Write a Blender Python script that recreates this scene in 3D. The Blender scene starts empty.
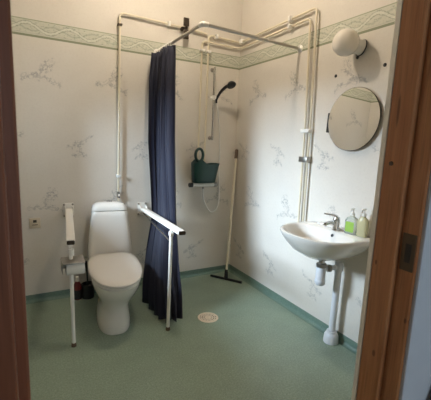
import bpy, bmesh, math, random
from mathutils import Vector, Matrix

scn = bpy.context.scene
C = scn.collection
PI = math.pi
random.seed(4)

# ------------------------------------------------------------------ room dimensions (metres)
D = 3.16          # back wall plane y
W = 1.98          # right wall plane x
XL = -0.10        # left wall plane x
YF = 0.615        # room face of the door wall
YH = 0.500        # hall face of the door wall
H = 3.05          # ceiling
OX0, OX1, OZ = -0.005, 0.861, 2.06   # door opening


# ------------------------------------------------------------------ helpers
def lin(r, g, b):
    def f(c):
        c /= 255.0
        return c / 12.92 if c <= 0.04045 else ((c + 0.055) / 1.055) ** 2.4
    return (f(r), f(g), f(b), 1.0)


def V(*a):
    return Vector(a)


def obj(name, bm, mat, parent=None, smooth=40):
    bmesh.ops.remove_doubles(bm, verts=bm.verts, dist=1e-6)
    bmesh.ops.recalc_face_normals(bm, faces=bm.faces)
    me = bpy.data.meshes.new(name)
    bm.to_mesh(me)
    bm.free()
    o = bpy.data.objects.new(name, me)
    C.objects.link(o)
    if mat is not None:
        me.materials.append(mat)
    if smooth:
        for pl in me.polygons:
            pl.use_smooth = True
        me.set_sharp_from_angle(angle=math.radians(smooth))
    if parent is not None:
        o.parent = parent
        o.matrix_parent_inverse = Matrix.Identity(4)
    return o


def thing(name, label, cat, loc=(0, 0, 0), rotz=0.0, group=None):
    o = bpy.data.objects.new(name, None)
    o.empty_display_size = 0.05
    C.objects.link(o)
    o.location = loc
    o.rotation_euler = (0, 0, rotz)
    o['label'] = label
    o['category'] = cat
    if group:
        o['group'] = group
    return o


def tag(o, label, cat, group=None):
    o['label'] = label
    o['category'] = cat
    if group:
        o['group'] = group
    return o


def struct(name, bm, mat, parent=None, smooth=None):
    o = obj(name, bm, mat, parent, smooth)
    if parent is None:
        o['kind'] = 'structure'
    return o


def box(bm, x0, x1, y0, y1, z0, z1, bev=0.0, seg=2):
    r = bmesh.ops.create_cube(bm, size=1.0)
    vs = r['verts']
    for v in vs:
        v.co = V(x0 + (v.co.x + .5) * (x1 - x0), y0 + (v.co.y + .5) * (y1 - y0), z0 + (v.co.z + .5) * (z1 - z0))
    if bev > 0:
        es = list({e for v in vs for e in v.link_edges})
        bmesh.ops.bevel(bm, geom=es, offset=bev, segments=seg, profile=0.5, affect='EDGES')
    return bm


def ring_faces(bm, rings, cap0=True, cap1=True, closed=True):
    n = len(rings[0])
    for a, b in zip(rings[:-1], rings[1:]):
        for i in range(n if closed else n - 1):
            j = (i + 1) % n
            try:
                bm.faces.new((a[i], a[j], b[j], b[i]))
            except ValueError:
                pass
    if cap0:
        bm.faces.new(rings[0])
    if cap1:
        bm.faces.new(list(reversed(rings[-1])))


def loft(bm, loops, cap0=True, cap1=True):
    rings = [[bm.verts.new(p) for p in lp] for lp in loops]
    ring_faces(bm, rings, cap0, cap1)


def frames(pts):
    pts = [Vector(p) for p in pts]
    out = []
    n = len(pts)
    t0 = (pts[1] - pts[0]).normalized()
    up = V(0, 0, 1) if abs(t0.z) < 0.9 else V(1, 0, 0)
    nrm = (up - t0 * up.dot(t0)).normalized()
    for i in range(n):
        if i == 0:
            t = t0
        elif i == n - 1:
            t = (pts[-1] - pts[-2]).normalized()
        else:
            t = ((pts[i + 1] - pts[i]).normalized() + (pts[i] - pts[i - 1]).normalized()).normalized()
        nrm = (nrm - t * nrm.dot(t)).normalized()
        out.append((pts[i], nrm.copy(), t.cross(nrm)))
    return out


def tube(bm, pts, r, seg=12, caps=True):
    rad = r if hasattr(r, '__len__') else [r] * len(pts)
    loops = []
    for (p, n, b), q in zip(frames(pts), rad):
        loops.append([p + n * math.cos(2 * PI * k / seg) * q + b * math.sin(2 * PI * k / seg) * q for k in range(seg)])
    loft(bm, loops, caps, caps)
    return bm


def flatbar(bm, pts, w, h, side, bev=0.006):
    """rectangular rounded profile swept along pts; side = sideways direction"""
    side = Vector(side).normalized()
    pts = [Vector(p) for p in pts]
    loops = []
    for i, p in enumerate(pts):
        t = (pts[min(i + 1, len(pts) - 1)] - pts[max(i - 1, 0)]).normalized()
        s = (side - t * side.dot(t)).normalized()
        u = s.cross(t)
        lp = []
        for sx, sy in ((1, 1), (-1, 1), (-1, -1), (1, -1)):
            cx, cy = sx * (w / 2 - bev), sy * (h / 2 - bev)
            a0 = {(1, 1): 0, (-1, 1): PI / 2, (-1, -1): PI, (1, -1): 1.5 * PI}[(sx, sy)]
            for k in range(4):
                a = a0 + k * PI / 6
                lp.append(p + s * (cx + bev * math.cos(a)) + u * (cy + bev * math.sin(a)))
        loops.append(lp)
    loft(bm, loops)
    return bm


def fillet(pts, r, n=6):
    """round the corners of a polyline"""
    pts = [Vector(p) for p in pts]
    out = [pts[0]]
    for a, b, c in zip(pts[:-2], pts[1:-1], pts[2:]):
        d1, d2 = (a - b), (c - b)
        q = min(r, d1.length * .49, d2.length * .49)
        p1, p2 = b + d1.normalized() * q, b + d2.normalized() * q
        for k in range(n + 1):
            t = k / n
            out.append(p1 * (1 - t) ** 2 + b * 2 * t * (1 - t) + p2 * t * t)
    out.append(pts[-1])
    return out


def spline(pts, n=10):
    pts = [Vector(p) for p in pts]
    P = [2 * pts[0] - pts[1]] + pts + [2 * pts[-1] - pts[-2]]
    out = []
    for i in range(1, len(P) - 2):
        for k in range(n):
            t = k / n
            a, b, c, d = P[i - 1:i + 3]
            out.append(.5 * ((2 * b) + (c - a) * t + (2 * a - 5 * b + 4 * c - d) * t * t + (3 * b - a - 3 * c + d) * t ** 3))
    out.append(pts[-1])
    return out


def lathe(bm, prof, origin=(0, 0, 0), axis=(0, 0, 1), seg=32, cap0=True, cap1=True):
    """prof: (radius, height) pairs along axis"""
    o = Vector(origin)
    ax = Vector(axis).normalized()
    u = (V(0, 0, 1) if abs(ax.z) < .9 else V(1, 0, 0)).cross(ax).normalized()
    w = ax.cross(u)
    loops = []
    for r, h in prof:
        r = max(r, 1e-4)
        loops.append([o + ax * h + (u * math.cos(2 * PI * k / seg) + w * math.sin(2 * PI * k / seg)) * r for k in range(seg)])
    loft(bm, loops, cap0, cap1)
    return bm


def sphere_prof(r, a0=-90, a1=90, n=16):
    return [(r * math.cos(math.radians(a0 + (a1 - a0) * k / n)), r * math.sin(math.radians(a0 + (a1 - a0) * k / n))) for k in range(n + 1)]


def egg(cx, yb, yf, hw, z, n=48, e=2.3, yc=None):
    """closed outline, back at yb, front at yf (yf<yb), widest at yc"""
    if yc is None:
        yc = (yb + yf) / 2
    lp = []
    for k in range(n):
        a = 2 * PI * k / n
        c, s = math.cos(a), math.sin(a)
        x = hw * math.copysign(abs(c) ** (2 / e), c)
        ys = math.copysign(abs(s) ** (2 / e), s)
        y = yc + ys * ((yb - yc) if ys > 0 else (yc - yf))
        lp.append(V(cx + x, y, z))
    return lp


# ------------------------------------------------------------------ node helpers
class NT:
    def __init__(s, name):
        s.m = bpy.data.materials.new(name)
        s.m.use_nodes = True
        s.t = s.m.node_tree
        s.t.nodes.clear()
        s.out = s.t.nodes.new('ShaderNodeOutputMaterial')
        s.b = s.t.nodes.new('ShaderNodeBsdfPrincipled')
        s.t.links.new(s.b.outputs[0], s.out.inputs[0])

    def put(s, sock, v):
        if isinstance(v, bpy.types.NodeSocket):
            s.t.links.new(v, sock)
        else:
            sock.default_value = v

    def set(s, **k):
        for n, v in k.items():
            s.put(s.b.inputs[n.replace('_', ' ')], v)
        return s

    def M(s, op, a, b=0.0, c=0.0, clamp=False):
        n = s.t.nodes.new('ShaderNodeMath')
        n.operation = op
        n.use_clamp = clamp
        s.put(n.inputs[0], a)
        s.put(n.inputs[1], b)
        s.put(n.inputs[2], c)
        return n.outputs[0]

    def ss(s, x, lo, hi, o0=0.0, o1=1.0):
        n = s.t.nodes.new('ShaderNodeMapRange')
        n.interpolation_type = 'SMOOTHSTEP'
        s.put(n.inputs[0], x)
        for i, v in enumerate((lo, hi, o0, o1)):
            s.put(n.inputs[1 + i], v)
        return n.outputs[0]

    def mix(s, f, a, b, mode='MIX'):
        n = s.t.nodes.new('ShaderNodeMix')
        n.data_type = 'RGBA'
        n.blend_type = mode
        s.put(n.inputs[0], f)
        s.put(n.inputs[6], a)
        s.put(n.inputs[7], b)
        return n.outputs[2]

    def coord(s, kind='Object'):
        n = s.t.nodes.new('ShaderNodeTexCoord')
        return n.outputs[kind]

    def sep(s, v):
        n = s.t.nodes.new('ShaderNodeSeparateXYZ')
        s.put(n.inputs[0], v)
        return n.outputs

    def com(s, x, y, z=0.0):
        n = s.t.nodes.new('ShaderNodeCombineXYZ')
        for i, v in enumerate((x, y, z)):
            s.put(n.inputs[i], v)
        return n.outputs[0]

    def noise(s, vec, scale, detail=2.0, rough=.5, dist=0.0):
        n = s.t.nodes.new('ShaderNodeTexNoise')
        s.put(n.inputs['Vector'], vec)
        n.inputs['Scale'].default_value = scale
        n.inputs['Detail'].default_value = detail
        n.inputs['Roughness'].default_value = rough
        n.inputs['Distortion'].default_value = dist
        return n.outputs[0]

    def voro(s, vec, scale, feature='F1', out=0):
        n = s.t.nodes.new('ShaderNodeTexVoronoi')
        n.feature = feature
        s.put(n.inputs['Vector'], vec)
        n.inputs['Scale'].default_value = scale
        return n.outputs[out]

    def bump(s, h, strength=.2, dist=.002):
        n = s.t.nodes.new('ShaderNodeBump')
        n.inputs['Strength'].default_value = strength
        n.inputs['Distance'].default_value = dist
        s.put(n.inputs['Height'], h)
        s.t.links.new(n.outputs[0], s.b.inputs['Normal'])


def plain(name, col, rough=.5, metal=0.0, var=0.04, scale=30.0, bump=0.0, **kw):
    """simple procedural material: colour with a little mottling"""
    n = NT(name)
    v = n.noise(n.coord(), scale, 3)
    dark = tuple(c * (1 - 2 * var) for c in col[:3]) + (1,)
    n.set(Base_Color=n.mix(v, dark, col), Roughness=rough, Metallic=metal)
    if kw:
        n.set(**kw)
    if bump:
        n.bump(v, bump, .001)
    return n.m


def wallpaper(name, axis, ua, ub, border=True):
    """cream paper with sketched sprigs on a half-drop lattice and a green border strip"""
    n = NT(name)
    co = n.sep(n.coord())
    u, z = co[axis], co[2]
    P, Q = 0.54, 1.03
    fine = n.noise(n.com(u, z), 60, 3)
    base = n.mix(n.noise(n.com(u, z), 7, 3), lin(206, 199, 189), lin(213, 207, 197))
    base = n.mix(n.M('MULTIPLY', n.ss(fine, .45, .75), .22), base, lin(192, 183, 172))
    col = base
    for u0, z0, stems, seed in (
            (ua, 1.885, ((True, -.035, -.10, -2.0, -.13, .15, .022), (False, .01, .45, 1.0, -.03, .115, .030), (True, .0, .55, .0, .0, .11, .026)), 3.1),
            (ub, 1.325, ((True, .02, .45, .0, -.09, .13, .017), (False, .0, -.25, .8, -.10, .05, .022), (True, -.075, .12, -1.5, -.05, .06, .022)), 8.7)):
        cu = n.M('DIVIDE', n.M('SUBTRACT', u, u0), P)
        cz = n.M('DIVIDE', n.M('SUBTRACT', z, z0), Q)
        iu = n.M('FLOOR', n.M('ADD', cu, .5))
        iz = n.M('FLOOR', n.M('ADD', cz, .5))
        a = n.M('MULTIPLY', n.M('SUBTRACT', cu, iu), P)
        b = n.M('MULTIPLY', n.M('SUBTRACT', cz, iz), Q)
        sd = n.M('ADD', n.M('MULTIPLY', iu, .37), n.M('ADD', n.M('MULTIPLY', iz, .71), seed))
        vec = n.com(a, b, sd)
        wob = n.M('MULTIPLY', n.M('SUBTRACT', n.noise(vec, 13, 2), .5), .075)
        wo2 = n.M('MULTIPLY', n.M('SUBTRACT', n.noise(n.com(b, a, sd), 15, 2), .5), .075)
        a2, b2 = n.M('ADD', a, wob), n.M('ADD', b, wo2)
        lf = n.ss(n.noise(vec, 46, 2, .6), .50, .60)
        dots = n.ss(n.noise(vec, 90, 1), .52, .62)
        k = None
        for hor, c0, c1, c2, p0, p1, wd in stems:
            p, q = (a2, b2) if hor else (b2, a2)
            fq = n.M('ADD', c0, n.M('ADD', n.M('MULTIPLY', p, c1), n.M('MULTIPLY', n.M('MULTIPLY', p, p), c2)))
            dd = n.M('ABSOLUTE', n.M('SUBTRACT', q, fq))
            win = n.M('MULTIPLY', n.ss(p, p0 - .01, p0 + .01), n.ss(p, p1 - .01, p1 + .01, 1, 0))
            st = n.M('MULTIPLY', n.ss(dd, .001, .006, 1, 0), .34)
            lv = n.M('MULTIPLY', n.ss(dd, wd * .5, wd * 1.5, 1, 0), n.M('ADD', n.M('MULTIPLY', lf, .42), n.M('MULTIPLY', dots, .2)))
            kk = n.M('MULTIPLY', win, n.M('MAXIMUM', st, lv))
            k = kk if k is None else n.M('MAXIMUM', k, kk)
        k = n.M('MULTIPLY', k, n.M('LESS_THAN', z, 2.08))
        col = n.mix(k, col, lin(118, 120, 122))
    if border:
        z0, z1 = 2.137, 2.262
        zc, hh = (z0 + z1) / 2 + .006, .030
        ph = n.M('MULTIPLY', u, 2 * PI / .30)
        g = n.mix(n.noise(n.com(u, z), 45, 3), lin(184, 183, 166), lin(198, 196, 181))
        s1 = n.M('MULTIPLY', n.M('SINE', ph), hh)
        s2 = n.M('MULTIPLY', n.M('SINE', n.M('ADD', ph, 2.4)), hh * .8)
        dz = n.M('SUBTRACT', z, zc)
        a1 = n.M('ABSOLUTE', n.M('SUBTRACT', dz, s1))
        a2 = n.M('ABSOLUTE', n.M('SUBTRACT', dz, s2))
        rag = n.M('MULTIPLY', n.M('SUBTRACT', n.noise(n.com(u, z), 70, 2), .5), .022)
        w1 = n.ss(n.M('ADD', a1, rag), .006, .011, 1, 0)
        e1 = n.M('SUBTRACT', n.ss(n.M('ADD', a1, rag), .011, .016, 1, 0), w1, clamp=True)
        w2 = n.ss(n.M('ADD', a2, rag), .004, .008, 1, 0)
        lf = n.ss(n.noise(n.com(u, n.M('MULTIPLY', z, 1.6)), 55, 2), .55, .66)
        lf = n.M('MULTIPLY', lf, n.ss(n.M('ABSOLUTE', dz), .038, .048, 1, 0))
        g = n.mix(n.M('MULTIPLY', lf, .7), g, lin(138, 148, 130))
        g = n.mix(n.M('MULTIPLY', w2, .5), g, lin(146, 154, 138))
        g = n.mix(n.M('MULTIPLY', w1, .6), g, lin(208, 207, 194))
        g = n.mix(n.M('MULTIPLY', e1, .7), g, lin(128, 138, 120))
        lo = n.M('MULTIPLY', n.M('GREATER_THAN', z, z0), n.M('LESS_THAN', z, z0 + .016))
        lo2 = n.M('MULTIPLY', n.M('GREATER_THAN', z, z0 + .022), n.M('LESS_THAN', z, z0 + .026))
        hi = n.M('MULTIPLY', n.M('GREATER_THAN', z, z1 - .007), n.M('LESS_THAN', z, z1))
        g = n.mix(n.M('MULTIPLY', lo, .95), g, lin(122, 128, 102))
        g = n.mix(n.M('MULTIPLY', lo2, .4), g, lin(150, 160, 140))
        g = n.mix(n.M('MULTIPLY', hi, .8), g, lin(138, 148, 122))
        band = n.M('MULTIPLY', n.M('GREATER_THAN', z, z0), n.M('LESS_THAN', z, z1))
        col = n.mix(band, col, g)
    n.set(Base_Color=col, Roughness=.55)
    n.bump(fine, .12, .0015)
    return n.m


def vinyl(name, c0, c1, c2):
    n = NT(name)
    co = n.coord()
    a = n.noise(co, 90, 3, .7)
    b = n.noise(co, 5, 3)
    col = n.mix(n.ss(a, .35, .7), c0, c1)
    col = n.mix(n.M('MULTIPLY', n.ss(n.noise(co, 190, 1), .56, .64), .55), col, c2)
    col = n.mix(n.M('MULTIPLY', n.ss(b, .35, .75), .22), col, c2)
    n.set(Base_Color=col, Roughness=.42)
    n.bump(a, .08, .001)
    return n.m


def pine(name, c0, c1, c2, axis=2):
    """varnished pine: grain along z, a few knots"""
    n = NT(name)
    co = n.sep(n.coord())
    uv = n.M('ADD', co[0], co[1])
    vec = n.com(n.M('MULTIPLY', uv, 34.0), n.M('MULTIPLY', co[2], 1.6), 0)
    g = n.noise(vec, 1.6, 4, .6, .6)
    f = n.noise(n.com(n.M('MULTIPLY', uv, 260.0), n.M('MULTIPLY', co[2], 6.0), 3), 1.0, 2)
    col = n.mix(n.ss(g, .3, .7), c0, c1)
    col = n.mix(n.M('MULTIPLY', n.ss(f, .5, .75), .35), col, c2)
    kv = n.com(n.M('MULTIPLY', uv, 8.0), n.M('MULTIPLY', co[2], 4.4), 1.7)
    kd = n.voro(kv, 1.0)
    col = n.mix(n.M('MULTIPLY', n.ss(kd, .04, .13, 1, 0), .8), col, c2)
    for u0, z0, su, sz in ((.861 + .573, .82, .0055, .011), (.861 + .600, 1.085, .0035, .008), (.861 + .588, 1.50, .004, .045), (.861 + .52, .95, .004, .008), (.861 + .605, 1.86, .004, .009)):
        ek = n.M('ADD', n.M('POWER', n.M('ABSOLUTE', n.M('DIVIDE', n.M('SUBTRACT', uv, u0), su)), 2.0), n.M('POWER', n.M('ABSOLUTE', n.M('DIVIDE', n.M('SUBTRACT', co[2], z0), sz)), 2.0))
        col = n.mix(n.M('MULTIPLY', n.ss(ek, .3, 1.3, 1, 0), .75), col, c2)
    n.set(Base_Color=col, Roughness=.42)
    n.bump(g, .06, .001)
    return n.m


# ------------------------------------------------------------------ materials
WP_B = wallpaper('wallpaper_back', 0, 0.145, 0.42)
WP_R = wallpaper('wallpaper_side', 1, 2.255, 1.905)
WP_F = wallpaper('wallpaper_front', 0, 0.3, 0.6)
VINYL = vinyl('green_vinyl', lin(129, 145, 127), lin(150, 165, 148), lin(106, 122, 108))
VINYL_S = vinyl('green_vinyl_skirting', lin(98, 122, 110), lin(114, 136, 123), lin(86, 106, 96))
CEIL = plain('ceiling_paint', lin(172, 166, 156), .8)
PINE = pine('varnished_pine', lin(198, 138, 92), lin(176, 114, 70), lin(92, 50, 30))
PINE_SHADED = pine('shaded_varnished_pine', lin(142, 88, 62), lin(126, 74, 50), lin(84, 46, 30))  # pine again, darkened in colour for the poor light on the left jamb
PAINT_W = plain('white_trim_paint', lin(236, 230, 218), .5)
HALLPAINT = plain('hall_wall_paint', lin(205, 208, 214), .7, scale=12)
HALLFLOOR = plain('hall_floor_wood', lin(150, 120, 90), .5)
CERAMIC = plain('white_ceramic', lin(222, 218, 211), .14, var=.01, Coat_Weight=.4)
SEATPL = plain('white_seat_plastic', lin(224, 219, 212), .22, var=.01)
WHITE_MET = plain('white_powder_coat', lin(232, 228, 220), .3, var=.02)
WHITE_PL = plain('white_plastic', lin(228, 226, 220), .35, var=.02)
CREAM = plain('cream_pipe_paint', lin(218, 208, 184), .35, var=.04)
CHROME = plain('chrome', lin(205, 205, 205), .16, 1.0, var=.02)
STEEL = plain('dull_steel', lin(165, 160, 152), .35, 1.0, var=.05)
BLACK_PL = plain('black_plastic', lin(26, 26, 30), .4)
DARK_MET = plain('dark_bronze_metal', lin(70, 60, 50), .4, .6)
GRIP = plain('brown_rubber_grip', lin(96, 76, 58), .6)
TEAL = plain('dark_green_plastic', lin(12, 54, 49), .42, var=.06)
BEIGE_PL = plain('beige_plastic', lin(206, 192, 168), .45)
SHADOWGAP = plain('dark_gap', lin(60, 52, 44), .6)
RAILM = plain('grey_rail_metal', lin(176, 172, 164), .3, .75, var=.03)
OPAL = plain('opal_glass', lin(236, 230, 220), .18, var=.01, Subsurface_Weight=.25, Subsurface_Radius=(.05, .05, .05))
BRASS = plain('aged_brass', lin(112, 94, 72), .5, .5, var=.1)
PAPER = plain('toilet_paper_white', lin(232, 228, 220), .9)
REDPL = plain('dark_red_plastic', lin(110, 34, 32), .35)
PVC = plain('white_pvc', lin(216, 218, 222), .3, var=.02)
GREENLBL = plain('lime_green_soap', lin(150, 190, 84), .3, scale=8)
DRAINST = plain('drain_steel', lin(232, 216, 192), .4, .15, var=.05)
DRAINHOLE = plain('drain_recess', lin(84, 62, 46), .8)
COATM = plain('dark_brown_cloth', lin(58, 42, 40), .9)
CLEARPL = plain('clear_bottle_plastic', lin(226, 232, 224), .12, var=.0, Transmission_Weight=.75, IOR=1.25, Alpha=1.0)
PALELIQ = plain('pale_yellow_soap', lin(214, 208, 168), .25, Transmission_Weight=.35, IOR=1.3)

n = NT('navy_curtain_fabric')
co = n.coord()
wv = n.noise(co, 400, 1)
n.set(Base_Color=n.mix(wv, lin(13, 15, 36), lin(19, 22, 48)), Roughness=.7, Sheen_Weight=.1)
n.bump(wv, .1, .0006)
NAVY = n.m

n = NT('mirror_glass')
n.set(Base_Color=(.93, .94, .93, 1), Metallic=1.0, Roughness=.0)
MIRROR = n.m

n = NT('lit_ceiling_globe')
n.set(Base_Color=(1, 1, 1, 1), Emission_Color=(1.0, .86, .68, 1), Emission_Strength=530.0)
LIT = n.m

# ------------------------------------------------------------------ the setting
T = .12
bm = bmesh.new(); box(bm, XL - T, W + T, D, D + T, 0, H); struct('wall_back', bm, WP_B)
bm = bmesh.new(); box(bm, W, W + T, YH, D, 0, H); struct('wall_right', bm, WP_R)
WA, WB, WC, WD = 2.05, 2.78, 1.14, 1.76   # window in the left wall: y0, y1, z0, z1
bm = bmesh.new()
box(bm, XL - T, XL, YF, WA, 0, H)
box(bm, XL - T, XL, WB, D, 0, H)
box(bm, XL - T, XL, WA, WB, 0, WC)
box(bm, XL - T, XL, WA, WB, WD, H)
struct('wall_left', bm, WP_R)
bm = bmesh.new()
for a in ((WA, WA + .035, WC, WD), (WB - .035, WB, WC, WD), (WA + .035, WB - .035, WC, WC + .035), (WA + .035, WB - .035, WD - .035, WD)):
    box(bm, XL - T + .01, XL - T + .06, *a)
struct('window_2', bm, PAINT_W)
bm = bmesh.new()
JW = .050
box(bm, XL - T, OX0 - JW, YH, YF, 0, H)
box(bm, OX1 + .04, W, YH, YF, 0, H)
box(bm, OX0 - JW, OX1 + .04, YH, YF, OZ + .03, H)
struct('wall_front', bm, HALLPAINT)
# paper on the room side of the door wall
bm = bmesh.new()
box(bm, XL, OX0 - JW, YF, YF + .002, 0, H)
box(bm, OX1 + .04, W, YF, YF + .002, 0, H)
box(bm, OX0 - JW, OX1 + .04, YF, YF + .002, OZ + .03, H)
struct('wall_front_paper', bm, WP_F)
bm = bmesh.new(); box(bm, XL - T, W + T, YH, D + T, -.1, 0); struct('floor', bm, VINYL)
bm = bmesh.new(); box(bm, XL - T, W + T, YH, D + T, H, H + .1); struct('ceiling', bm, CEIL)
# hallway on the camera's side of the door
HX0, HX1, HY0 = -1.35, 2.10, -2.3
bm = bmesh.new(); box(bm, HX0 - T, HX1, HY0 - T, YH, -.1, 0); struct('floor_hall', bm, HALLFLOOR)
bm = bmesh.new(); box(bm, HX0 - T, HX1, HY0 - T, YH, 2.6, 2.7); struct('ceiling_hall', bm, CEIL)
bm = bmesh.new(); box(bm, HX1, HX1 + T, HY0 - T, YH, 0, 2.6); struct('wall_hall_right', bm, HALLPAINT)
bm = bmesh.new(); box(bm, HX0, XL - T, YH, YH + T, 0, 2.6); struct('wall_hall_front', bm, HALLPAINT)
VX0, VX1, VZ0, VZ1 = .75, 1.75, .95, 2.10   # unseen window added in the rear hall wall, for bluish light on the hall face
bm = bmesh.new(); box(bm, HX0 - T, HX0, HY0 - T, YH + T, 0, 2.6); struct('wall_hall_left', bm, HALLPAINT)
bm = bmesh.new()
box(bm, HX0 - T, VX0, HY0 - T, HY0, 0, 2.6)
box(bm, VX1, HX1, HY0 - T, HY0, 0, 2.6)
box(bm, VX0, VX1, HY0 - T, HY0, 0, VZ0)
box(bm, VX0, VX1, HY0 - T, HY0, VZ1, 2.6)
struct('wall_hall_rear', bm, HALLPAINT)
bm = bmesh.new()
for a in ((VX0, VX0 + .05, VZ0, VZ1), (VX1 - .05, VX1, VZ0, VZ1), (VX0 + .05, VX1 - .05, VZ0, VZ0 + .05), (VX0 + .05, VX1 - .05, VZ1 - .05, VZ1)):
    box(bm, a[0], a[1], HY0 - .08, HY0 - .03, a[2], a[3])
struct('added_hall_window', bm, PAINT_W)  # frame of the added, unseen hall window

# coved vinyl skirting
def skirting(name, p0, p1, nrm):
    p0, p1, nrm = Vector(p0), Vector(p1), Vector(nrm)
    prof = [(0, .064), (.004, .064), (.005, .060), (.005, .030)]
    for k in range(7):
        a = k / 6 * PI / 2
        prof.append((.005 + .026 * (1 - math.cos(a)), .0275 * (1 - math.sin(a)) + .0006))
    prof += [(.034, .0), (0, 0)]
    bm = bmesh.new()
    loft(bm, [[p + nrm * a + V(0, 0, b) for a, b in prof] for p in (p0, p1)])
    return struct(name, bm, VINYL_S, smooth=50)


skirting('baseboard_back', (XL, D, 0), (W, D, 0), (0, -1, 0))
skirting('baseboard_right', (W, YF, 0), (W, D, 0), (-1, 0, 0))
skirting('baseboard_left', (XL, YF, 0), (XL, D, 0), (1, 0, 0))

# door frame
door = bpy.data.objects.new('door_1', None)
C.objects.link(door)
door['kind'] = 'structure'


def jamb_profile(s, x0, thick):
    """plan outline of a rebated jamb; s=+1 for the right-hand one"""
    yr, ys, yh = YF - .004, .546, YH - .002
    pts = [(x0, yr), (x0 + .004, yr + .003), (x0 + thick, yr + .003), (x0 + thick, yh), (x0 + .018, yh), (x0 + .015, yh + .003),
           (x0 + .015, ys), (x0 + .003, ys), (x0, ys + .003)]
    return pts


bm = bmesh.new()
pr = jamb_profile(1, OX1, .032)
loft(bm, [[V(x, y, z) for x, y in pr] for z in (0, OZ)])
jr = obj('door_jamb', bm, PINE, door, 30)
jr['label'] = 'varnished pine jamb with brass strike plate'
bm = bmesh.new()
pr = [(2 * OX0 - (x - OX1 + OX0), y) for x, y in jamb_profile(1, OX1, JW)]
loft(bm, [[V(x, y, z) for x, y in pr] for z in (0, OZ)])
obj('door_jamb', bm, PINE_SHADED, door, 30)['label'] = 'jamb close on the left, poor light put into its dark brown'
bm = bmesh.new(); box(bm, OX0 - JW, OX1 + .04, YH, YF, OZ, OZ + .03, .003); obj('door_head', bm, PINE, door)
bm = bmesh.new(); loft(bm, [[V(OX1 - .001, YF - .002, z), V(OX1 + .004, YF + .016, z), V(OX1 + .046, YF + .018, z), V(OX1 + .046, YF - .002, z)] for z in (0, OZ + .03)])
obj('door_casing', bm, PAINT_W, door)['label'] = 'pale painted strip beside the pine jamb'
bm = bmesh.new(); box(bm, OX1 + .022, OX1 + .040, YH - .012, YH, 0, OZ + .03, .003)
obj('door_edge_strip', bm, HALLPAINT, door)['label'] = 'pale blue painted edge strip'
# strike plate on the rebate
bm = bmesh.new()
box(bm, OX1 + .0125, OX1 + .0155, .503, .540, 1.085, 1.185, .001)
sp = obj('strike_plate', bm, BRASS, jr)
sp['label'] = 'brass strike plate'
bm = bmesh.new(); box(bm, OX1 + .0118, OX1 + .0130, .513, .529, 1.108, 1.158, .0004); obj('strike_opening', bm, SHADOWGAP, jr)['label'] = 'dark latch opening'
bm = bmesh.new()
lathe(bm, [(.006, 0), (.0055, .003), (.003, .004), (.0001, .0042)], (OX1, .590, 1.363), (-1, 0, 0), 16)
obj('plug', bm, GRIP, jr)

# ------------------------------------------------------------------ toilet
RZ = -math.radians(7.2)
toilet = thing('toilet', 'white ceramic toilet with closed lid between two fold-down support rails', 'toilet', (.655, 3.12, 0), RZ)
oy = .04   # local y of the wall in this frame


def E(yb, yf, hw, z, e=2.3, yc=None):
    return egg(-.016 * max(0.0, 1 - z / .30), oy - yb, oy - yf, hw, z, 48, e, None if yc is None else oy - yc)


bm = bmesh.new()
loft(bm, [E(.20, .815, .124, .0, 2.6), E(.20, .821, .126, .012, 2.6), E(.21, .815, .120, .06, 2.5), E(.21, .795, .110, .13, 2.4),
          E(.21, .79, .110, .18, 2.3, .52), E(.19, .815, .130, .23, 2.3, .54), E(.16, .868, .152, .28, 2.3, .56), E(.13, .915, .170, .33, 2.3, .57),
          E(.11, .942, .178, .37, 2.3, .58), E(.11, .948, .179, .390, 2.3, .58), E(.11, .938, .172, .395, 2.3, .58)])
obj('bowl', bm, CERAMIC, toilet, 60)
def LD(yb, yf, hw, z):
    """lid outline: square-shouldered at the hinge, rounded V at the front"""
    lp = []
    for k in range(64):
        a = 2 * PI * k / 64
        c, q = math.cos(a), math.sin(a)
        e = 4.5 if q > 0 else 2.15
        yc = .56
        y = -yc + math.copysign(abs(q) ** (2 / e), q) * ((yc - yb) if q > 0 else (yf - yc))
        lp.append(V(hw * math.copysign(abs(c) ** (2 / e), c) * (1 - .10 * max(0, q)), oy + y, z))
    return lp


bm = bmesh.new()
loft(bm, [LD(.265, .952, .182, .396), LD(.26, .962, .189, .401), LD(.26, .962, .189, .410), LD(.265, .954, .183, .415)])
obj('seat', bm, SEATPL, toilet, 50)
bm = bmesh.new()
loft(bm, [LD(.258, .958, .186, .417), LD(.252, .970, .194, .422), LD(.252, .971, .195, .430), LD(.258, .962, .188, .438),
          LD(.295, .89, .155, .443), LD(.36, .79, .09, .446)])
obj('lid', bm, SEATPL, toilet, 60)


def TK(z, hw, yb, yf, e=5):
    return egg(0, oy - yb, oy - yf, hw, z, 56, e)


bm = bmesh.new()
loft(bm, [TK(.30, .165, .05, .19, 3.5), TK(.36, .182, .04, .215), TK(.41, .187, .04, .220), TK(.46, .186, .04, .218), TK(.56, .176, .04, .208),
          TK(.66, .163, .04, .198), TK(.74, .151, .04, .189), TK(.778, .146, .04, .185), TK(.782, .142, .043, .181)])
obj('cistern', bm, CERAMIC, toilet, 50)
bm = bmesh.new()
loft(bm, [TK(.785, .141, .043, .180), TK(.789, .147, .037, .187), TK(.806, .146, .037, .186, 4.5), TK(.828, .136, .042, .178, 4), TK(.843, .118, .052, .165, 3.5),
          TK(.852, .085, .07, .145, 3), TK(.855, .04, .09, .125, 2.5)])
obj('cistern_lid', bm, CERAMIC, toilet, 60)
bm = bmesh.new()
lathe(bm, [(.024, .853), (.024, .862), (.019, .866), (.0001, .867)], (0, oy - .108, 0), (0, 0, 1), 24)
obj('flush_button', bm, CHROME, toilet)

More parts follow.
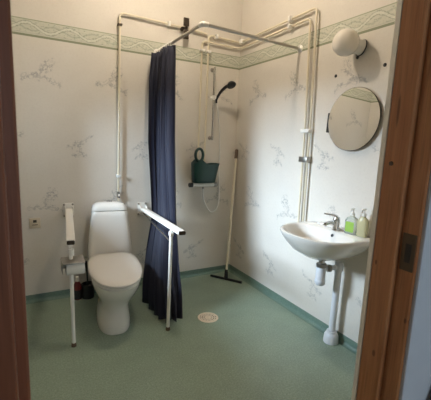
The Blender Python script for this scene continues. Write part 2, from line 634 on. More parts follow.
# ------------------------------------------------------------------ fold-down support rails
def support_rail(label, mx, my_tip, mz, tip, leg, lean):
    t = thing('support_rail', label, 'grab rail', (mx, D, mz), 0, 'fold-down support rails beside the toilet')
    o = V(mx, D, mz)
    L = lambda *a: V(*a) - o
    bm = bmesh.new(); box(bm, -.043, .043, -.010, -.0005, -.068, .056, .006); obj('wall_plate', bm, WHITE_MET, t)
    for s in (-1, 1):
        bm = bmesh.new()
        box(bm, s * .030 - .004, s * .030 + .004, -.075, -.011, -.045, .030, .003)
        br = obj('hinge_bracket', bm, WHITE_MET, t)
        for q in (-.054, .044):
            bm = bmesh.new()
            lathe(bm, [(.009, 0), (.009, .005), (.006, .008), (.0001, .009)], (s * .034, -.010, q), (0, -1, 0), 14)
            obj('bolt', bm, STEEL, br)
    a = V(0, -.045, 0)
    b = L(*tip)
    bm = bmesh.new()
    flatbar(bm, [a, a.lerp(b, .5), b], .054, .030, (1, 0, 0), .009)
    arm = obj('arm', bm, WHITE_MET, t, 50)
    d = (b - a).normalized()
    bm = bmesh.new()
    flatbar(bm, [b - d * .001, b + d * .010], .048, .026, (1, 0, 0), .008)
    e = obj('end_cap', bm, DARK_MET, arm, 50)
    e['label'] = 'dark end cap'
    f = L(*leg)
    k = (f.y - a.y) / (b.y - a.y)
    topc = a.lerp(b, k)
    top = V(f.x * .6 + topc.x * .4 if lean else topc.x, f.y + .02, topc.z - .012)
    bm = bmesh.new()
    tube(bm, [top, top.lerp(f, .5), V(f.x, f.y, f.z + .02)], .0125, 14)
    lg = obj('leg', bm, WHITE_MET, t, 60)
    bm = bmesh.new()
    lathe(bm, [(.0165, .0), (.0165, .012), (.0145, .024), (.013, .026)], f, (0, 0, 1), 20)
    obj('rubber_foot', bm, GRIP, lg)
    bm = bmesh.new()
    tube(bm, [V(0, -.05, -.04), top.lerp(f, .11)], .0055, 10)
    obj('brace', bm, STEEL, t, 60)
    bm = bmesh.new()
    lathe(bm, [(.02, -.012), (.02, .012)], top.lerp(f, .03), (1, 0, 0), 16)
    obj('leg_joint', bm, WHITE_MET, t)
    return t


support_rail('white fold-down support rail left of the toilet, carrying the paper holder', .327, 0, .785, (.247, 2.315, .733), (.251, 2.335, 0), False)
support_rail('white fold-down support rail right of the toilet, against the navy curtain', .968, 0, .760, (.945, 2.150, .772), (.899, 2.262, 0), True)

# paper holder on the left rail's leg
ph = thing('toilet_paper_holder', 'small metal paper holder clamped to the left support rail leg', 'paper holder', (.262, 2.33, .56))
bm = bmesh.new()
box(bm, -.070, .066, -.055, .060, .052, .058, .002)
for v in bm.verts:
    v.co.z += (v.co.y - .06) * .12
obj('cover', bm, STEEL, ph)
bm = bmesh.new(); box(bm, -.072, -.068, -.055, .055, -.022, .055, .0015); obj('side_plate', bm, STEEL, ph)
bm = bmesh.new(); box(bm, -.066, .064, .048, .052, -.020, .056, .0015); obj('back_plate', bm, WHITE_MET, ph)
bm = bmesh.new(); tube(bm, [V(-.070, 0, .002), V(.068, 0, .002)], .006); obj('spindle', bm, STEEL, ph)
bm = bmesh.new(); lathe(bm, [(.0175, -.012), (.0175, .03)], (-.011, .012, .09), (0, 0, 1), 16); obj('clamp', bm, WHITE_PL, ph)
bm = bmesh.new()
lathe(bm, [(.0105, -.055), (.044, -.055), (.046, -.052), (.046, .052), (.044, .055), (.0105, .055), (.0105, -.055)], (.270, 2.33, .558), (1, 0, 0), 32, False, False)
tag(obj('toilet_paper_roll', bm, PAPER), 'white toilet paper roll under the metal paper holder', 'toilet paper')

# toilet brush in its pot and the red bottle
bm = bmesh.new()
lathe(bm, [(.046, 0), (.050, .004), (.054, .10), (.056, .128), (.052, .131), (.048, .128), (.047, .02), (.0001, .018)], (.458, 3.065, 0), (0, 0, 1), 32, True, False)
tag(obj('brush_holder', bm, BLACK_PL), 'black plastic toilet brush pot on the floor left of the toilet', 'brush holder')
tb = thing('toilet_brush', 'black toilet brush standing in the black pot', 'toilet brush', (.458, 3.065, .02))
bm = bmesh.new(); tube(bm, [V(0, 0, .07), V(-.004, .008, .2), V(-.010, .02, .31)], [.007, .0075, .010]); obj('handle', bm, BLACK_PL, tb)
bm = bmesh.new(); lathe(bm, [(.012, .002), (.034, .01), (.038, .05), (.030, .085), (.008, .092)], (0, 0, 0), (0, 0, 1), 24); obj('bristles', bm, BLACK_PL, tb)
bt = thing('cleaner_bottle', 'dark red bottle with white cap on the floor behind the rail leg', 'bottle', (.372, 3.07, 0))
bm = bmesh.new()
lathe(bm, [(.030, 0), (.034, .004), (.034, .10), (.030, .135), (.016, .160), (.0135, .165)], (0, 0, 0), (0, 0, 1), 28)
obj('body', bm, REDPL, bt)
bm = bmesh.new(); lathe(bm, [(.0345, .008), (.0348, .010), (.0348, .088), (.0345, .090)], (0, 0, 0), (0, 0, 1), 28, False, False)
obj('bottle_label', bm, BLACK_PL, bt)
bm = bmesh.new(); lathe(bm, [(.0165, .163), (.0165, .196), (.014, .203), (.0001, .204)], (0, 0, 0), (0, 0, 1), 24)
obj('cap', bm, WHITE_PL, bt)

# ------------------------------------------------------------------ wall socket
so = thing('wall_outlet', 'small square beige wall outlet on the back wall, left of the left rail', 'outlet', (.068, D, .684))
bm = bmesh.new(); box(bm, -.041, .041, -.010, 0, -.043, .043, .004); obj('plate', bm, BEIGE_PL, so)
bm = bmesh.new(); box(bm, -.029, .029, -.0125, -.0095, -.031, .031, .002); pl = obj('insert', bm, BEIGE_PL, so)
bm = bmesh.new(); box(bm, -.013, .013, -.0145, -.012, .006, .028, .001); obj('rocker', bm, SHADOWGAP, pl)
bm = bmesh.new(); box(bm, -.020, .020, -.0140, -.012, -.016, -.010, .001); obj('slot', bm, SHADOWGAP, pl)

# ------------------------------------------------------------------ pipes
PR = .0092


def clip(parent, at, nrm, mat=WHITE_PL, w=.016, wide=.018, along='z'):
    at, nrm = Vector(at), Vector(nrm)
    bm = bmesh.new()
    side = V(0, 0, 1).cross(nrm)
    box(bm, -wide, wide, -.030, .016, -w, w, .004)
    rot = Matrix(((side.x, -nrm.x, 0), (side.y, -nrm.y, 0), (0, 0, 1)))
    if along == 'h':
        for v in bm.verts:
            v.co = V(v.co.z, v.co.y, v.co.x)
    # local: y towards the wall
    for v in bm.verts:
        v.co = at + side * v.co.x - nrm * (v.co.y) + V(0, 0, v.co.z)
    return obj('pipe_clip', bm, mat, parent)


# supply to the toilet
tp = thing('water_pipe', 'cream water pipe dropping behind the toilet cistern and running below the ceiling', 'pipe', (0, 0, 0))
yw = D - .030
bm = bmesh.new()
tube(bm, fillet([(.741, yw, .80), (.751, yw, 1.5), (.764, yw, 2.432), (1.39, yw, 2.418), (1.585, yw, 2.405)], .045), PR)
obj('tube', bm, CREAM, tp, 60)
clip(tp, (.762, yw, 2.335), (0, -1, 0), DARK_MET, .008, .018)
clip(tp, (.745, yw, 1.07), (0, -1, 0), WHITE_PL, .012, .018)
clip(tp, (1.195, yw, 2.422), (0, -1, 0), WHITE_PL, .012, .020, 'h')
bm = bmesh.new()
lathe(bm, [(.011, -.03), (.015, -.028), (.015, .028), (.011, .03)], (.742, yw, .90), (0, 0, 1), 18)
lathe(bm, [(.006, 0), (.010, .018), (.010, .028)], (.742, yw, .90), (0, -1, 0), 14)
obj('stop_valve', bm, CHROME, tp)

# dark stopcock bar on the horizontal run
sv = thing('stopcock', 'dark brown stopcock with crossed handle on the pipe above the green border', 'valve', (1.345, yw, 2.405))
bm = bmesh.new(); lathe(bm, [(.014, -.032), (.021, -.024), (.021, .024), (.014, .032)], (0, 0, 0), (1, 0, 0), 20); obj('valve_body', bm, DARK_MET, sv)
bm = bmesh.new(); lathe(bm, [(.010, 0), (.010, .035), (.013, .036), (.013, .048)], (0, -.010, 0), (0, -1, 0), 18); obj('spindle', bm, DARK_MET, sv)
bm = bmesh.new()
box(bm, -.026, .026, -.060, -.040, .014, .085, .006)
box(bm, -.026, .026, -.060, -.040, -.095, -.014, .006)
box(bm, -.010, .010, -.058, -.046, -.02, .02, .003)
obj('handle', bm, DARK_MET, sv)

# pair that feeds the shower and runs on round the corner to the washbasin
hp = thing('water_pipe', 'outer cream pipe running from the shower round the corner to the washbasin', 'pipe', (0, 0, 0), 0, 'twin cream pipes')
xw = W - .030
bm = bmesh.new()
tube(bm, fillet([(1.600, yw, 1.03), (1.603, yw, 2.398), (xw, yw, 2.388), (xw, 2.078, 2.408), (xw, 2.050, 1.6), (xw, 2.040, .66), (xw, 1.80, .64)], .040), PR)
obj('tube', bm, CREAM, hp, 60)
for c in (((1.602, yw, 2.25), (0, -1, 0), .010, 'z'), ((1.68, yw, 2.396), (0, -1, 0), .012, 'h')):
    clip(hp, c[0], c[1], WHITE_PL, c[2], .020, c[3])
clip(hp, (xw, 2.36, 2.402), (-1, 0, 0), WHITE_PL, .012, .022, 'h')
clip(hp, (xw, 3.08, 2.388), (-1, 0, 0), WHITE_PL, .012, .022, 'h')
cp = thing('water_pipe', 'inner cream pipe running from the shower round the corner to the washbasin', 'pipe', (0, 0, 0), 0, 'twin cream pipes')
bm = bmesh.new()
tube(bm, fillet([(1.526, yw, 1.03), (1.535, yw, 2.338), (xw - .001, yw, 2.330), (xw, 2.140, 2.350), (xw, 2.106, 1.6), (xw, 2.092, .66), (xw, 1.80, .60)], .040), PR)
obj('tube', bm, CREAM, cp, 60)
clip(cp, (1.534, yw, 2.25), (0, -1, 0), WHITE_PL, .010, .020)
clip(cp, (xw, 2.36, 2.346), (-1, 0, 0), WHITE_PL, .012, .018, 'h')
clip(cp, (xw, 2.078, 1.515), (-1, 0, 0), WHITE_PL, .014, .046)
clip(cp, (xw, 2.073, 1.295), (-1, 0, 0), STEEL, .022, .044)

# ------------------------------------------------------------------ shower
mx = thing('shower_mixer', 'white bar shower mixer with dark ends under the green container', 'shower mixer', (1.568, D - .085, .978))
bm = bmesh.new(); tube(bm, [V(-.118, 0, 0), V(.118, 0, 0)], .021, 24); obj('body', bm, WHITE_MET, mx)
for s in (-1, 1):
    bm = bmesh.new(); lathe(bm, [(.018, .112), (.023, .120), (.023, .150), (.019, .155), (.0001, .156)], (0, 0, 0), (s, 0, 0), 24)
    obj('knob', bm, BLACK_PL if s < 0 else STEEL, mx)
for x in (-.042, .032):
    bm = bmesh.new()
    tube(bm, fillet([V(x, 0, 0), V(x, .055, 0), V(x, .055, .06)], .02), .012)
    obj('inlet', bm, STEEL, mx)
bm = bmesh.new(); tube(bm, [V(.0, 0, -.015), V(.0, 0, -.040)], .010); obj('outlet', bm, STEEL, mx)

# sliding bar
sb = thing('shower_rail', 'slim chrome shower slide rail on the back wall near the corner', 'shower rail', (1.668, D, 1.44))
bm = bmesh.new(); tube(bm, [V(0, -.052, -.02), V(-.002, -.052, .675)], .0105, 16); obj('bar', bm, CHROME, sb)
for z in (.0, .655):
    bm = bmesh.new(); tube(bm, [V(0, 0, z), V(0, -.052, z)], .013, 14); lathe(bm, [(.021, 0), (.021, .006), (.012, .014)], (0, 0, z), (0, -1, 0), 18)
    obj('bracket', bm, STEEL, sb)
bm = bmesh.new(); lathe(bm, [(.020, -.022), (.020, .022)], (0, -.052, .388), (0, 0, 1), 20); box(bm, -.040, -.012, -.062, -.042, .378, .398, .004); box(bm, -.008, .026, -.090, -.060, .374, .402, .006)
obj('slider', bm, WHITE_PL, sb)
# hand shower with hose
hs = thing('hand_shower', 'black hand shower resting in the slide rail holder, its pale hose looping below', 'hand shower', (1.684, D - .085, 1.815))
bm = bmesh.new()
tube(bm, spline([V(-.002, .0, -.04), V(0, 0, 0), V(.020, -.03, .06), V(.046, -.075, .105), V(.070, -.12, .130)]), [.009 + .006 * min(1, k / 25) for k in range(41)], 14)
obj('handle', bm, BLACK_PL, hs, 60)
ax = V(.05, -.55, -.75).normalized()
bm = bmesh.new()
lathe(bm, [(.014, -.022), (.034, -.014), (.044, .0), (.046, .012), (.042, .016), (.0001, .016)], V(.080, -.128, .130), ax, 28)
obj('spray_head', bm, BLACK_PL, hs)
bm = bmesh.new()
o = V(1.684, D - .085, 1.815)
pts = [V(1.681, D - .085, 1.775), V(1.706, D - .07, 1.72), V(1.752, D - .04, 1.55), V(1.772, D - .03, 1.30), V(1.778, D - .03, 1.0), V(1.778, D - .05, .82), V(1.745, D - .06, .72),
       V(1.690, D - .06, .685), V(1.640, D - .07, .725), V(1.580, D - .08, .83), V(1.568, D - .085, .938)]
tube(bm, [q - o for q in spline(pts, 8)], .0062, 10)
obj('hose', bm, WHITE_PL, hs, 60)

# dark green container standing on the mixer
gc = thing('plastic_container', 'dark green plastic container with loop handle standing on the shower mixer', 'container', (1.562, D - .105, 1.004))
bm = bmesh.new()
N = 40
loops = []
for (z, hx, hy, dx, k) in ((.0, .112, .052, .0, 0), (.004, .118, .056, 0, 0), (.06, .126, .062, .002, 0), (.12, .134, .068, .006, .25), (.165, .140, .072, .010, .7), (.190, .144, .074, .014, 1.0)):
    lp = []
    for i in range(N):
        a = 2 * PI * i / N
        c, s = math.cos(a), math.sin(a)
        x = hx * math.copysign(abs(c) ** .6, c)
        y = hy * math.copysign(abs(s) ** .6, s)
        t = x / hx
        hump = .038 * math.exp(-((t + .52) / .26) ** 2) - .016 * math.exp(-((t - .05) / .35) ** 2) + .0 * t
        lp.append(V(dx + x, y, z + k * hump))
    loops.append(lp)
inner = [[V(p.x * .965, p.y * .93, p.z) for p in loops[-1]], [V(p.x * .94, p.y * .9, p.z - .03) for p in loops[-1]], [V(p.x * .90, p.y * .85, .02) for p in loops[0]]]
loft(bm, loops + inner)
obj('body', bm, TEAL, gc, 60)
bm = bmesh.new()
pts = [V(-.062 + .040 * math.cos(a), -.01, .268 + .060 * math.sin(a)) for a in [2 * PI * k / 24 for k in range(25)]]
fl = []
for k, (p, nn, bb) in enumerate(frames(pts)):
    rad = (p - V(-.062, -.01, .268)).normalized()
    fl.append([p + rad * .014 * math.cos(2 * PI * j / 10) + V(0, 1, 0) * .016 * math.sin(2 * PI * j / 10) for j in range(10)])
loft(bm, fl, False, False)
obj('handle', bm, TEAL, gc, 60)

# ------------------------------------------------------------------ curtain rail and curtain
XR, YR, ZR = 1.10, 2.245, 2.180
cr = thing('curtain_rail', 'grey metal L-shaped shower curtain rail between the right wall and the back wall', 'curtain rail', (0, 0, 0))
bm = bmesh.new(); tube(bm, [V(XR + .02, YR, ZR), V(W - .004, YR + .018, ZR - .018)], .0115, 16); obj('rail', bm, RAILM, cr)
bm = bmesh.new(); tube(bm, [V(XR, YR + .02, ZR), V(XR, D - .004, ZR - .006)], .0115, 16); obj('rail', bm, RAILM, cr)
bm = bmesh.new()
tube(bm, fillet([V(XR + .040, YR, ZR), V(XR, YR, ZR), V(XR, YR + .040, ZR)], .016), .0170, 16)
obj('corner_joint', bm, WHITE_PL, cr)
for at, ax in ((V(W, YR + .018, ZR - .018), (-1, 0, 0)), (V(XR, D, ZR - .006), (0, -1, 0))):
    bm = bmesh.new(); lathe(bm, [(.030, 0), (.030, .005), (.018, .012), (.015, .030)], at, ax, 20); obj('wall_flange', bm, WHITE_PL, cr)

cu = thing('shower_curtain', 'dark navy shower curtain bunched to one side and hanging to the floor', 'shower curtain', (XR, 2.9, 0))
o = V(XR, 2.9, 0)


def interp(tab, t):
    for (a, va), (b, vb) in zip(tab[:-1], tab[1:]):
        if t <= b:
            k = (t - a) / (b - a)
            k = k * k * (3 - 2 * k) if False else k
            return tuple(p + (q - p) * k for p, q in zip(va, vb))
    return tab[-1][1]


# height -> (back x,y , middle x,y , front x,y , pleat amplitude)
CT = [(0.0, (1.062, 3.110, 1.078, 2.92, 1.095, 2.735, .044)), (.10, (1.045, 3.10, 1.068, 2.91, 1.092, 2.73, .054)), (.35, (1.035, 3.08, 1.065, 2.90, 1.092, 2.71, .057)),
      (.60, (1.050, 3.05, 1.070, 2.85, 1.092, 2.65, .044)), (.67, (1.052, 3.03, 1.062, 2.82, 1.090, 2.62, .042)), (.80, (.995, 2.97, .995, 2.70, 1.075, 2.50, .050)),
      (.92, (.935, 2.90, .920, 2.52, 1.055, 2.40, .048)), (1.0, (.915, 2.86, .905, 2.46, 1.045, 2.365, .046))]
NU, NV = 150, 40
bm = bmesh.new()
ZT, ZB = 2.152, .012
rows = []
for j in range(NV + 1):
    t = j / NV
    bx, by, mx_, my_, fx, fy, amp = interp(CT, t)
    qx, qy = 2 * mx_ - (bx + fx) / 2, 2 * my_ - (by + fy) / 2      # Bezier control so that the path passes the middle
    row = []
    for i in range(NU + 1):
        u = i / NU
        px, py = (1 - u) ** 2 * bx + 2 * u * (1 - u) * qx + u * u * fx, (1 - u) ** 2 * by + 2 * u * (1 - u) * qy + u * u * fy
        dx, dy = 2 * (1 - u) * (qx - bx) + 2 * u * (fx - qx), 2 * (1 - u) * (qy - by) + 2 * u * (fy - qy)
        ln = math.hypot(dx, dy)
        nx, ny = -dy / ln, dx / ln
        s = math.sin(2 * PI * 6.5 * u + .5 * math.sin(3.1 * t + 4 * u) + .4)
        s = math.copysign(abs(s) ** .8, s)
        a = amp * (.75 + .35 * math.sin(9 * u + 1.3)) * s
        al = .010 * math.sin(2 * PI * 13 * u + 1)
        zt = ZT + (.0 if s > 0 else -.008)
        x = px + dx * (al / ln) + nx * a
        y = py + dy * (al / ln) + ny * a
        z = zt + (ZB - zt) * t
        row.append(bm.verts.new(V(x, y, z) - o))
    rows.append(row)
ring_faces(bm, rows, False, False, closed=False)
cl = obj('fabric', bm, NAVY, cu, 180)
sm = cl.modifiers.new('thickness', 'SOLIDIFY')
sm.thickness = .0012
for k in range(7):
    y = 3.085 - k * .052
    bm = bmesh.new()
    c0 = V(XR, y, ZR - .022) - o
    pts = [c0 + V(.021 * math.sin(a), 0, .034 * math.cos(a)) for a in [2 * PI * q / 18 for q in range(19)]]
    tube(bm, pts, .0028, 8)
    obj('curtain_ring', bm, WHITE_PL, cu)

# ------------------------------------------------------------------ floor squeegee
sq = thing('floor_squeegee', 'floor squeegee with black blade and pale handle leaning into the corner', 'squeegee', (1.795, 2.93, 0))
o = V(1.795, 2.93, 0)
a, b = V(1.690, 3.065, .012) - o, V(1.890, 2.775, .012) - o
dr = (b - a).normalized()
bm = bmesh.new()
flatbar(bm, [a, b], .020, .022, dr.cross(V(0, 0, 1)), .004)
hd = obj('head', bm, BLACK_PL, sq, 50)
bm = bmesh.new()
flatbar(bm, [a + V(0, 0, -.008), b + V(0, 0, -.008)], .006, .008, dr.cross(V(0, 0, 1)), .001)
obj('rubber_blade', bm, BLACK_PL, hd)
m = (a + b) / 2
top = V(1.962, 3.105, 1.335) - o
base = m + V(0, 0, .03)
hd_dir = (top - base).normalized()
bm = bmesh.new(); tube(bm, [m + V(0, 0, .004), base + hd_dir * .07], [.021, .0155], 16); obj('socket', bm, BLACK_PL, sq)
bm = bmesh.new(); tube(bm, [base + hd_dir * .03, top - hd_dir * .09], .0130, 16); obj('handle', bm, CREAM, sq)
bm = bmesh.new(); tube(bm, [top - hd_dir * .095, top - hd_dir * .008, top], [.0175, .0175, .012], 16); obj('grip', bm, GRIP, sq)

# ------------------------------------------------------------------ floor drain
fd = thing('floor_drain', 'round pale metal floor drain grate in the green floor', 'drain', (1.259, 2.302, 0))
bm = bmesh.new(); lathe(bm, [(.0001, .0006), (.074, .0006), (.074, .0012), (.0001, .0012)], (0, 0, 0), (0, 0, 1), 40, False, False); obj('sump', bm, DRAINHOLE, fd)
bm = bmesh.new(); lathe(bm, [(.066, .001), (.066, .0042), (.070, .0050), (.080, .0050), (.084, .001)], (0, 0, 0), (0, 0, 1), 48, False, False); obj('rim', bm, DRAINST, fd)
bm = bmesh.new()
for r0, r1 in ((.0, .010), (.019, .027), (.036, .044), (.053, .061)):
    lathe(bm, [(max(r0, .0002), .001), (max(r0, .0002), .0040), (r1, .0040), (r1, .001)], (0, 0, 0), (0, 0, 1), 40, False, False)
for k in range(12):
    a = 2 * PI * k / 12
    d = V(math.cos(a), math.sin(a), 0)
    flatbar(bm, [d * .008 + V(0, 0, .0026), d * .067 + V(0, 0, .0026)], .006, .0026, d.cross(V(0, 0, 1)), .0006)
obj('grate', bm, DRAINST, fd)

# ------------------------------------------------------------------ washbasin (local x along the wall towards the camera, local y out of the wall)
BY, BZ = 1.664, .824
wb = thing('washbasin', 'white ceramic wall-mounted washbasin on the right wall below the round mirror', 'washbasin', (W, BY, BZ))


def SK(hw, v0, v1, z, vc, e=2.4, ez=0.0, n=64, eb=None):
    """outline: half width hw, back at v0, front at v1, widest at vc (distance from the wall)"""
    lp = []
    for k in range(n):
        a = 2 * PI * k / n
        c, s = math.cos(a), math.sin(a)
        ee = e if s < 0 else (eb or e)
        uu = hw * math.copysign(abs(c) ** (2 / ee), c)
        q = math.copysign(abs(s) ** (2 / ee), s)
        v = vc - q * ((vc - v0) if q > 0 else (v1 - vc))
        lp.append(V(-v, uu, z))
    return lp


bm = bmesh.new()
loft(bm, [SK(.07, .10, .26, -.175, .18, 2.2), SK(.12, .04, .32, -.165, .18, 2.3), SK(.20, .006, .385, -.125, .18, 2.4, eb=4), SK(.248, .002, .430, -.075, .17, 2.4, eb=5),
          SK(.278, .001, .456, -.035, .17, 2.4, eb=6), SK(.291, .001, .470, -.008, .17, 2.4, eb=6), SK(.289, .001, .470, .002, .17, 2.4, eb=6), SK(.281, .004, .462, .006, .17, 2.4, eb=6),
          SK(.264, .105, .444, .003, .22, 2.3), SK(.254, .115, .434, -.010, .225, 2.3), SK(.230, .130, .410, -.055, .235, 2.3), SK(.19, .155, .365, -.100, .24, 2.2),
          SK(.12, .19, .31, -.128, .245, 2.1), SK(.030, .225, .265, -.138, .245, 2.0)])
obj('basin', bm, CERAMIC, wb, 60)
bm = bmesh.new()
box(bm, -.060, -.004, -.20, .20, .004, .016, .006, 3)
obj('tap_ledge', bm, CERAMIC, wb, 60)
bm = bmesh.new(); lathe(bm, [(.011, 0), (.0115, .002), (.008, .003), (.0001, .0025)], V(-.123, -.015, -.028), (-.9, 0, .4), 20); obj('overflow_hole', bm, BLACK_PL, wb)
bm = bmesh.new(); lathe(bm, [(.030, .0), (.030, .004), (.022, .005), (.018, .002), (.0001, .002)], V(-.245, 0, -.139), (0, 0, 1), 24); obj('waste_ring', bm, CHROME, wb)

# tap
tx, ty, tz = W - .088, 1.655, BZ + .0062
fa = thing('basin_tap', 'chrome single-lever mixer tap on the back edge of the washbasin', 'tap', (tx, ty, tz))
bm = bmesh.new(); lathe(bm, [(.027, 0), (.027, .006), (.023, .010), (.022, .060), (.024, .066), (.024, .082), (.019, .094), (.0001, .097)], (0, 0, 0), (0, 0, 1), 28); obj('body', bm, CHROME, fa)
bm = bmesh.new(); tube(bm, spline([V(-.010, 0, .045), V(-.055, .0, .058), V(-.100, .0, .052), V(-.112, 0, .038)], 6), .0125, 16); obj('spout', bm, CHROME, fa)
bm = bmesh.new()
tube(bm, [V(.0, 0, .092), V(-.02, .012, .106), V(-.085, .034, .116)], [.014, .010, .006], 12)
obj('lever', bm, CHROME, fa)


# soap bottles
def soap(label, x, y, liquid, fill_mat, s=1.0, pump=True, hh=.12):
    t = thing('soap_bottle', label, 'soap bottle', (x, y, BZ + .0062), math.radians(12), 'soap bottles on the washbasin')
    def R(w, d, z, e=4):
        return [V(d * math.copysign(abs(math.sin(a)) ** (2 / e), math.sin(a)), w * math.copysign(abs(math.cos(a)) ** (2 / e), math.cos(a)), z) for a in [2 * PI * k / 32 for k in range(32)]]
    bm = bmesh.new()
    loft(bm, [R(.034 * s, .022 * s, 0), R(.036 * s, .024 * s, .004), R(.036 * s, .024 * s, hh * .75), R(.030 * s, .020 * s, hh * .9, 3), R(.013, .013, hh, 2), R(.013, .013, hh + .010, 2)])
    obj('body', bm, fill_mat, t, 50)
    if liquid:
        bm = bmesh.new()
        for sgn in (-1, ):
            loft(bm, [[V(sgn * (.0245 * s + q), p.y * .80, p.z) for p in (V(0, -.032 * s, .016), V(0, .032 * s, .016), V(0, .032 * s, hh * .70), V(0, -.032 * s, hh * .70))] for q in (0, .0012)])
        obj('bottle_label', bm, liquid, t, 0)['label'] = 'lime green label'
    bm = bmesh.new()
    lathe(bm, [(.0145, hh + .006), (.0145, hh + .022), (.006, hh + .024), (.005, hh + .044), (.011, hh + .046), (.011, hh + .054), (.0001, hh + .055)], (0, 0, 0), (0, 0, 1), 20)
    tube(bm, [V(0, 0, hh + .050), V(-.030, 0, hh + .048), V(-.034, 0, hh + .040)], .0045, 10)
    obj('pump', bm, WHITE_PL, t)
    return t


soap('clear soap bottle with lime green label beside the tap', W - .066, 1.545, GREENLBL, CLEARPL, 1.12)
soap('pale yellowish soap bottle, the right one on the washbasin edge', W - .056, 1.466, None, PALELIQ, .90, hh=.130)

# bottle trap and waste pipe
wt = thing('bottle_trap', 'white bottle trap with metal nuts hanging under the washbasin', 'drain trap', (W - .205, 1.645, BZ - .170))
bm = bmesh.new(); tube(bm, [V(0, 0, .0), V(0, 0, -.06)], .020, 20); obj('tailpiece', bm, CHROME, wt)
bm = bmesh.new(); lathe(bm, [(.028, -.045), (.034, -.048), (.034, -.072), (.028, -.075)], (0, 0, 0), (0, 0, 1), 24); obj('nut', bm, STEEL, wt)
bm = bmesh.new(); lathe(bm, [(.029, -.070), (.033, -.078), (.033, -.165), (.036, -.168), (.036, -.190), (.026, -.203), (.0001, -.205)], (0, 0, 0), (0, 0, 1), 28); obj('cup', bm, PVC, wt)
bm = bmesh.new(); tube(bm, [V(.02, -.004, -.085), V(.122, -.028, -.085)], .0175, 18); obj('outlet_tube', bm, PVC, wt)
bm = bmesh.new(); lathe(bm, [(.024, 0), (.026, .003), (.026, .022), (.024, .025)], V(.045, -.013, -.085), V(.98, -.34, 0), 20); obj('nut', bm, STEEL, wt)
wp = thing('waste_pipe', 'white waste pipe running down the right wall into a floor collar', 'pipe', (W - .068, 1.618, 0))
bm = bmesh.new(); tube(bm, [V(0, 0, .03), V(.0, -.005, .59), V(-.0, -.005, .605)], .0235, 20); obj('tube', bm, PVC, wp)
bm = bmesh.new(); lathe(bm, [(.0285, .545), (.0285, .60), (.024, .612)], V(0, -.005, 0), (0, 0, 1), 20); obj('coupling', bm, PVC, wp)
bm = bmesh.new(); lathe(bm, [(.052, 0), (.053, .004), (.050, .055), (.044, .068), (.036, .075), (.036, .088), (.026, .092)], (0, 0, 0), (0, 0, 1), 28, True, False); obj('floor_collar', bm, PVC, wp)

# ------------------------------------------------------------------ mirror
mi = thing('wall_mirror', 'round frameless wall mirror on the right wall above the washbasin', 'mirror', (W - .022, 1.662, 1.588))
mi.rotation_euler = (0, math.radians(2.0), 0)
RM = .208
bm = bmesh.new(); lathe(bm, [(RM, -.002), (RM, .005), (.0001, .005)], (0, 0, 0), (-1, 0, 0), 96); obj('mirror_glass', bm, MIRROR, mi, 0)
bm = bmesh.new(); lathe(bm, [(RM + .0022, -.005), (RM + .0022, .0035), (RM + .0005, .0045), (RM, .0035), (RM, -.005)], (0, 0, 0), (-1, 0, 0), 96, False, False); obj('rim', bm, DARK_MET, mi, 30)
bm = bmesh.new()
box(bm, .004, .014, -.15, .231, -.085, .055, .003)
obj('backing_bracket', bm, BLACK_PL, mi)['label'] = 'black bracket showing behind the mirror edge'

# ------------------------------------------------------------------ wall lamp
la = thing('wall_lamp', 'white opal globe wall lamp above the round mirror', 'lamp', (W, 1.660, 2.045))
axl = V(-.130, .033, .022).normalized()
bm = bmesh.new(); lathe(bm, [(.050, .0), (.050, .006), (.046, .012), (.046, .050), (.049, .056), (.049, .062)], (0, 0, 0), axl, 36); obj('base', bm, WHITE_PL, la)
bm = bmesh.new(); lathe(bm, [(.0515, .004), (.0530, .006), (.0530, .012), (.0505, .014)], (0, 0, 0), axl, 36, False, False); obj('gasket', bm, BLACK_PL, la)
bm = bmesh.new(); lathe(bm, sphere_prof(.084, -56, 90, 20), axl * .130, axl, 40, True, False); obj('globe', bm, OPAL, la, 80)
bm = bmesh.new(); lathe(bm, [(.009, 0), (.009, .012), (.005, .016)], V(-.022, .012, -.053), (-.3, .2, -1), 14); obj('cable_gland', bm, BLACK_PL, la)

# wall plugs either side of the lamp
for (y, z, s) in ((1.865, 1.899, 'left of'), (1.479, 1.911, 'right of')):
    bm = bmesh.new(); lathe(bm, [(.0115, 0), (.0115, .003), (.008, .006), (.0001, .0065)], (W, y, z), (-1, 0, 0), 18)
    tag(obj('wall_plug', bm, BLACK_PL), 'small black wall plug ' + s + ' the globe lamp', 'plug', 'black wall plugs')

# ------------------------------------------------------------------ ceiling light (off the top of the picture)
LX, LY, LZ = .97, 2.2, 2.90
cg = thing('ceiling_light', 'lit round globe light on the bathroom ceiling', 'ceiling light', (LX, LY, H))
bm = bmesh.new(); lathe(bm, [(.06, 0), (.06, -.05), (.03, -.104)], (0, 0, 0), (0, 0, 1), 32); obj('base', bm, WHITE_PL, cg)
bm = bmesh.new(); lathe(bm, sphere_prof(.052, -90, 62, 16), V(0, 0, LZ - H), (0, 0, 1), 32, False, True); obj('globe', bm, LIT, cg, 80)

# ------------------------------------------------------------------ garment edge in the hall
ct = thing('coat', 'dark brown garment hanging on the hall wall right of the door frame', 'coat', (1.155, YH - .045, .30))
bm = bmesh.new()
N = 36
lps = []
for z, hw, hd in ((0, .17, .035), (.02, .172, .038), (.2, .155, .04), (.34, .135, .038), (.42, .105, .036), (.47, .06, .03), (.485, .03, .02)):
    lps.append([V(hw * math.cos(a) * (1 + .03 * math.sin(7 * a)), hd * math.sin(a) * (1 + .12 * math.sin(9 * a)), z) for a in [2 * PI * k / N for k in range(N)]])
loft(bm, lps)
obj('cloth', bm, COATM, ct, 60)
bm = bmesh.new(); tube(bm, [V(0, .0, .47), V(0, .0, .53), V(0, .036, .54)], .006); obj('hanger_loop', bm, COATM, ct)

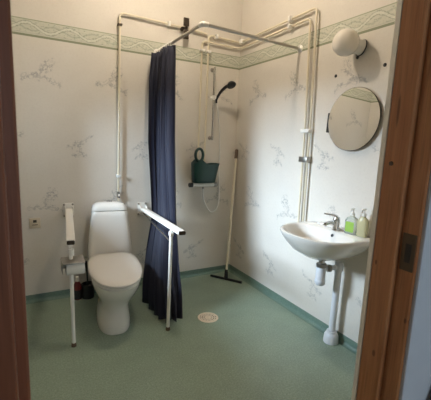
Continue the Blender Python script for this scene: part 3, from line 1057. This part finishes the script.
# ------------------------------------------------------------------ light
w = bpy.data.worlds.new('world')
scn.world = w
w.use_nodes = True
bg = w.node_tree.nodes['Background']
bg.inputs[0].default_value = (.62, .78, 1.0, 1)
bg.inputs[1].default_value = .6

def daylight(name, loc, target, sx, sy, energy, col):
    ld = bpy.data.lights.new(name, 'AREA')
    ld.shape = 'RECTANGLE'
    ld.size, ld.size_y, ld.energy, ld.color = sx, sy, energy, col
    lo = bpy.data.objects.new(name, ld)
    C.objects.link(lo)
    lo.location = loc
    lo.rotation_euler = (Vector(target) - Vector(loc)).to_track_quat('-Z', 'Y').to_euler()


daylight('added_hall_light', ((VX0 + VX1) / 2, HY0 - .2, (VZ0 + VZ1) / 2 + .1), ((VX0 + VX1) / 2, 0, 1.3), .9, 1.0, 34, (.72, .88, 1.0))  # added lamp outside the unseen hall window, makes the hall wall bluish
daylight('bathroom_window_daylight', (-1.25, 2.5, 1.86), (.1, 2.45, 1.30), 1.1, .55, 320, (.66, .83, 1.0))

# ------------------------------------------------------------------ camera
yaw, pitch, roll, fpx = .509, .1641, .0405, 348.215
f = V(math.sin(yaw) * math.cos(pitch), math.cos(yaw) * math.cos(pitch), -math.sin(pitch))
r = V(math.cos(yaw), -math.sin(yaw), 0)
u = r.cross(f)
r2 = r * math.cos(roll) + u * math.sin(roll)
u2 = u * math.cos(roll) - r * math.sin(roll)
cam = bpy.data.cameras.new('camera')
cam.sensor_width = 36
cam.lens = fpx * 36 / 431
cam.clip_start = .02
cam.dof.use_dof = True
cam.dof.focus_distance = 3.0
cam.dof.aperture_fstop = cam.lens / 2.4
co = bpy.data.objects.new('camera', cam)
C.objects.link(co)
co.matrix_world = Matrix(((r2.x, u2.x, -f.x, 0), (r2.y, u2.y, -f.y, 0), (r2.z, u2.z, -f.z, 1.4), (0, 0, 0, 1)))
scn.camera = co

scn.view_settings.view_transform = 'Standard'
scn.view_settings.look = 'None'
scn.view_settings.exposure = -0.40
scn.view_settings.gamma = 1
scn.view_settings.use_curve_mapping = False
scn.cycles.use_denoising = True
scn.cycles.max_bounces = 10
scn.cycles.diffuse_bounces = 6
